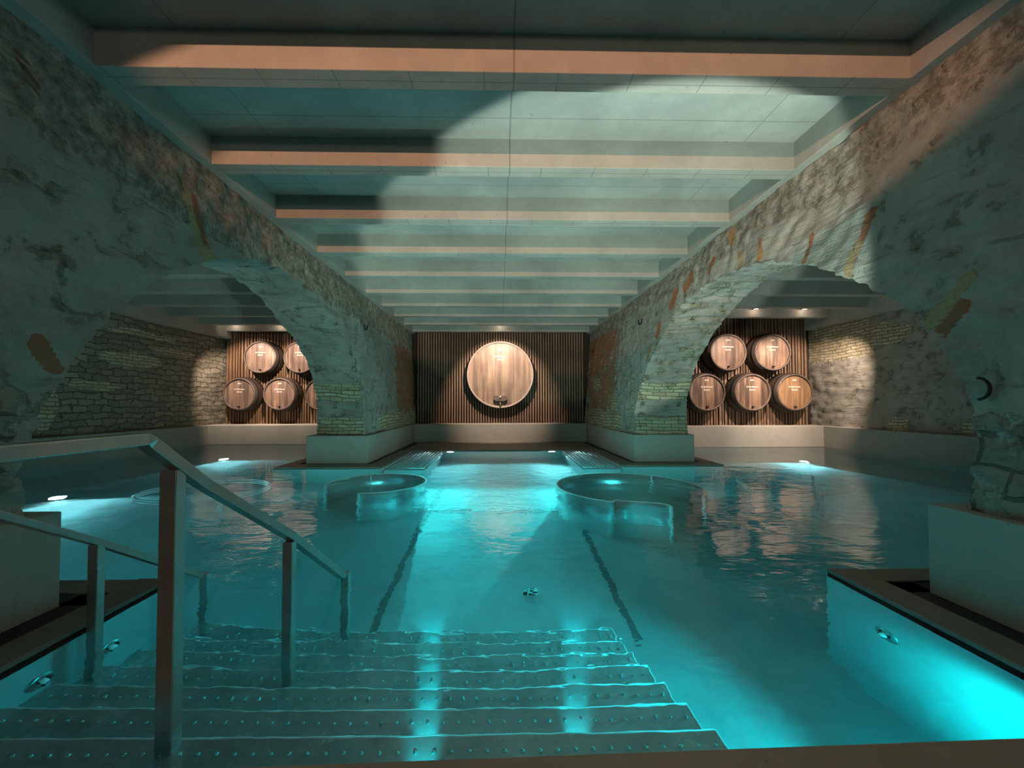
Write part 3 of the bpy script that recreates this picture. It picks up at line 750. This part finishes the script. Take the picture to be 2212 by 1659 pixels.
def jet(label, loc, rz):
    root = thing('water_jet', label, 'nozzle', loc, 'round wall nozzles'); root.rotation_euler = (0, 0, rz)
    bm = bmesh.new(); lathe(bm, [(.001, -.012), (.05, -.012), (.062, -.006), (.064, 0)], 28); finish(bm, 'plate', M['steel'], root, smooth=True)
    bm = bmesh.new(); lathe(bm, [(.001, -.03), (.016, -.03), (.02, -.012)], 16, cx=.0); finish(bm, 'nozzle', M['chrome'], root, smooth=True)
    for k in range(3):
        bm = bmesh.new(); a = k*2*PI/3+.4; box(bm, -.004+.03*math.cos(a), .004+.03*math.cos(a), -.022, -.01, .03*math.sin(a)-.012, .03*math.sin(a)+.012)
        finish(bm, 'screw', M['iron'], root)
jet('round steel nozzle on the right pool wall', (2.33, 2.30, -.48), -PI/2)
jet('round steel nozzle on the left pool wall, nearer the viewer', (-2.23, 1.95, -.34), PI/2)
jet('round steel nozzle on the left pool wall behind the rail post', (-2.23, 2.28, -.46), PI/2)
# small cross-shaped floor nozzle
root = thing('floor_nozzle', 'small star-shaped nozzle on the pool floor in the middle', 'nozzle', (.29, 3.64, PD))
bm = bmesh.new(); bmesh.ops.create_cone(bm, cap_ends=True, segments=24, radius1=.07, radius2=.06, depth=.02, matrix=Matrix.Translation((0, 0, .01))); finish(bm, 'base', M['iron'], root)
bm = bmesh.new()
for k in range(5):
    a = k*2*PI/5+.3; tube(bm, [(0, 0, .03), (.05*math.cos(a), .05*math.sin(a), .035), (.085*math.cos(a+.35), .085*math.sin(a+.35), .02)], .008, 8)
finish(bm, 'arms', M['chrome'], root, smooth=True)
# slotted floor channels
for x, lab in ((-1.02, 'dark slotted channel in the pool floor on the left'), (1.08, 'dark slotted channel in the pool floor on the right')):
    bm = bmesh.new(); box(bm, x-.03, x+.03, 3.0, 6.9, PD-.01, PD+.004)
    root = finish(bm, 'floor_channel', m_plain('channel_dark', (.14, .18, .18), .5, .3)); tag(root, lab, 'drain')
bm = bmesh.new(); box(bm, -1.1, 1.7, 5.72, 5.76, PD-.01, PD+.03); o = finish(bm, 'floor_sill', M['chrome']); tag(o, 'bright steel sill across the pool floor between the whirlpools', 'sill')

# ------------------------------------------------------------------ slatted panels
def slats(name, label, x0, x1, y, z0, z1, pitch, width, irregular):
    root = thing(name, label, 'wall panel', ((x0+x1)/2, y+.08, z0))
    bm = bmesh.new(); x = x0+.02; rnd = random.Random(int(x0*10)+50)
    while x < x1-.03:
        wd = width*(rnd.uniform(.6, 1.5) if irregular else 1); dp = rnd.uniform(.03, .06) if irregular else .045
        if x+wd > x1: break
        box(bm, x, x+wd, y, y+dp+.03, z0, z1); x += wd+(pitch-width)*(rnd.uniform(.6, 1.5) if irregular else 1)
    par(finish(bm, 'slat_pattern', M['slat']), root)
    bm = bmesh.new(); box(bm, x0, x1, y+.075, y+.11, z0, z1); par(finish(bm, 'backing_board', M['back']), root)
slats('slatted_panel', 'dark slatted wood panel behind the single large cask', -2.64, 2.76, 12.44, PT, 3.74, .0845, .042, False)
slats('slatted_panel', 'dark slatted wood panel behind the barrels of the left aisle', -8.70, -3.84, 12.42, PT, 3.74, .085, .048, True)
slats('slatted_panel', 'dark slatted wood panel behind the barrels of the right aisle', 3.96, 8.96, 10.9, PT, 3.74, .085, .048, True)
bm = bmesh.new(); box(bm, 3.85, 9.2, 11.02, 11.1, 0, 3.76); struct(finish(bm, 'wall_back_right', M['back']))

# ------------------------------------------------------------------ casks
def text_obj(parent, body, width, x, y, z, name='lettering'):
    cu = bpy.data.curves.new(name, 'FONT'); cu.body = body; cu.align_x = 'CENTER'; cu.align_y = 'CENTER'; cu.extrude = .002; cu.size = 1; cu.offset = .004
    tmp = bpy.data.objects.new('tmp', cu); COL.objects.link(tmp); bpy.context.view_layer.update()
    dg = bpy.context.evaluated_depsgraph_get(); me = bpy.data.meshes.new_from_object(tmp.evaluated_get(dg))
    bpy.data.objects.remove(tmp)
    xs = [v.co.x for v in me.vertices]; s = width/(max(xs)-min(xs))
    for v_ in me.vertices: v_.co = Vector((v_.co.x*s, -v_.co.z*.5, v_.co.y*s))
    me.name = name; me.materials.append(M['letter'])
    o = bpy.data.objects.new(name, me); COL.objects.link(o); o.parent = parent; o.location = (x, y, z); return o
def make_barrel():
    root = thing('barrel', 'x', 'barrel', (0, 0, 0), 'casks of the side aisles')
    r = .49
    bm = bmesh.new(); lathe(bm, [(r-.04, .03), (r-.012, .0), (r, .004), (r+.03, .12), (r+.05, .26), (r+.055, .42)], 72, cap1=True)
    finish(bm, 'staves', M['stave'], root, smooth=True)
    bm = bmesh.new(); lathe(bm, [(r-.040, .03), (r-.038, -.004), (r-.018, -.012), (r+.002, -.004), (r+.004, .02)], 72); finish(bm, 'rim', M['rim'], root, smooth=True)
    bm = bmesh.new(); lathe(bm, [(.001, .026), (.2, .026), (r-.035, .03)], 72); finish(bm, 'head', M['head'], root, smooth=False)
    bm = bmesh.new(); lathe(bm, [(r+.024, .08), (r+.032, .081), (r+.042, .13), (r+.034, .132)], 72); finish(bm, 'hoop', M['iron'], root, smooth=True)
    bm = bmesh.new(); lathe(bm, [(.001, -.05), (.018, -.05), (.022, .0), (.026, .025)], 16, cz=-.385); o = finish(bm, 'bung', M['iron'], root, smooth=True)
    text_obj(root, '8004', .105, 0, .022, .325); text_obj(root, 'A.Hürlimann', .315, 0, .022, .150); text_obj(root, 'Zürich', .165, 0, .022, .068)
    return root
def rz_look(o, tilt): o.rotation_euler = (0, 0, tilt)
BAR = [(-7.375, 12.0, 2.64, 'greyish cask at the upper left of the left aisle group', 1), (-6.165, 12.0, 2.64, 'upper cask of the left aisle partly cut off by the arch', 1),
       (-8.0, 12.0, 1.50, 'lower cask next to the stone wall in the left aisle', 1), (-6.775, 12.0, 1.50, 'lower middle cask of the left aisle group', 1), (-5.51, 12.0, 1.49, 'lower cask of the left aisle mostly hidden by the arch', 1),
       (6.35, 10.47, 2.60, 'pale lit cask at the upper left of the right aisle group', 1.03), (7.60, 10.47, 2.60, 'pale lit cask at the upper right of the right aisle group', 1.03),
       (5.74, 10.47, 1.49, 'lower dark cask nearest the pier in the right aisle', 1.03), (7.01, 10.47, 1.49, 'lower middle dark cask of the right aisle group', 1.03), (8.20, 10.47, 1.49, 'honey-coloured lower cask beside the outer wall of the right aisle', 1.03)]
proto = None
for i, (x, y, z, lab, s) in enumerate(BAR):
    o = make_barrel() if proto is None else copy_tree(proto)
    if proto is None: proto = o
    o.location = (x, y, z); o.scale = (s, 1, s); o['label'] = lab
honey = m_wood('honey_head_wood', (.20, .10, .04), (.44, .26, .11), .5, planks=.12)
for ch in o.children:
    if ch.name.startswith('head'): ch.data = ch.data.copy(); ch.data.materials[0] = honey
big = thing('large_cask', 'single large round cask on the slatted wall straight ahead', 'barrel', (.05, 12.2, 2.11))
r = 1.06
bm = bmesh.new(); lathe(bm, [(r-.06, .05), (r-.01, .0), (r, .01), (r+.02, .23)], 128, cap1=True); finish(bm, 'staves', M['stave'], big, smooth=True)
bm = bmesh.new(); lathe(bm, [(r-.055, .04), (r-.05, -.015), (r-.01, -.03), (r+.004, -.01), (r+.006, .05)], 128); finish(bm, 'rim', m_wood('pale_rim_wood', (.30, .24, .22), (.42, .34, .31), .5, (5, 5, 5)), big, smooth=True)
bm = bmesh.new(); lathe(bm, [(.001, .03), (.5, .03), (r-.05, .035)], 128); finish(bm, 'head', M['headbig'], big)
text_obj(big, '8004', .165, 0, .026, .79); text_obj(big, 'A.Hürlimann', .375, 0, .026, .585); text_obj(big, 'Zürich', .19, 0, .026, .485)
bm = bmesh.new()  # trough shaped hatch
prof = [(-.21, -.67), (.21, -.67), (.21, -.79), (.13, -.84), (-.13, -.84), (-.21, -.79)]
a = [bm.verts.new((x, -.08, z)) for x, z in prof]; b_ = [bm.verts.new((x, .03, z)) for x, z in prof]
bm.faces.new(a)
for k in range(6): bm.faces.new((a[k], b_[k], b_[(k+1) % 6], a[(k+1) % 6]))
hatch = finish(bm, 'hatch', M['rim'], big, bevel=.006)
bm = bmesh.new(); bmesh.ops.create_uvsphere(bm, u_segments=16, v_segments=10, radius=.025, matrix=Matrix.Translation((0, -.11, -.705))); finish(bm, 'bolt', M['chrome'], hatch, smooth=True)
bm = bmesh.new(); tube(bm, [(0, -.02, -.84), (0, -.02, -.90)], .018, 10); lathe(bm, [(.001, -.09), (.03, -.09), (.03, .02)], 16, cz=-.92); tube(bm, [(0, -.06, -.92), (0, -.06, -.99)], .022, 10); finish(bm, 'tap', m_plain('brass', (.6, .45, .25), .35, .8), big, smooth=True)

# ------------------------------------------------------------------ ceiling spotlights above the casks
def downlight(label, x, yb, power, tx, ang=70, tz=2.0):
    """housing in front of the last beam, throwing its light down the beam; the spot that lights the casks hangs one bay nearer"""
    root = thing('ceiling_spotlight', label, 'spotlight', (x, yb-.10, 3.66), 'spotlights over the casks')
    bm = bmesh.new(); box(bm, -.07, .07, -.03, .03, .02, .10); finish(bm, 'housing', M['iron'], root, bevel=.004)
    bm = bmesh.new(); box(bm, -.05, .05, -.02, .02, .012, .021); finish(bm, 'lamp_face', M['warmlens'], root)
    spot('beam_graze_light', (x, yb-.17, 3.66), (x, yb, 3.60), 1.3, WARM, 165, .8, 0)
    spot('beam_graze_light', (x, yb-.60, 3.60), (x, yb, 3.60), 3.5, WARM, 140, .8, 0)  # extra spot without a housing, added to light the whole beam face
    spot('cask_light', (tx, yb-1.86, 3.44), (tx*.97+.03*x, yb+.24, tz), power, WARM, ang, .5, 0)
M['warmlens'] = m_plain('warm_lens', (1, .9, .8), .4, 0, (1, .75, .55), 6)
downlight('spotlight above the large cask', .05, 12.2, 720, .05, 74, 1.72)
downlight('spotlight above the barrels of the left aisle, outer one', -8.24, 12.2, 620, -7.75, 76, 1.65)
downlight('spotlight above the barrels of the left aisle, inner one', -6.84, 12.2, 620, -6.1, 76, 1.65)
downlight('spotlight above the barrels of the right aisle, inner one', 6.8, 10.07, 800, 6.6, 70, 1.72)
downlight('spotlight above the barrels of the right aisle, outer one', 8.1, 10.07, 800, 8.2, 70, 1.72)

# ------------------------------------------------------------------ iron hooks on the walls
def hook(label, loc, side, s=1, full=False):
    root = thing('iron_ring', label, 'ring', loc, 'old iron rings on the walls')
    bm = bmesh.new(); pts = []
    for k in range(15):
        a = PI*1.0+PI*1.0*k/14 if not full else PI*.5+PI*1.0*k/14
        pts.append((-side*.05, .09*s*math.cos(a), .10*s*math.sin(a)))
    tube(bm, pts, .014*s, 8); finish(bm, 'ring', M['iron'], root, smooth=True)
hook('iron half ring high on the right wall beside the arch', (2.86, 7.55, 2.86), 1)
hook('small iron half ring on the right wall near the slatted panel', (2.84, 11.3, 2.80), 1, .95)
hook('iron half ring high on the left wall beside the arch', (-2.72, 7.75, 2.78), -1)
hook('dark crescent of iron in the near right pier', (2.86, 2.20, 1.28), 1, .62, True)
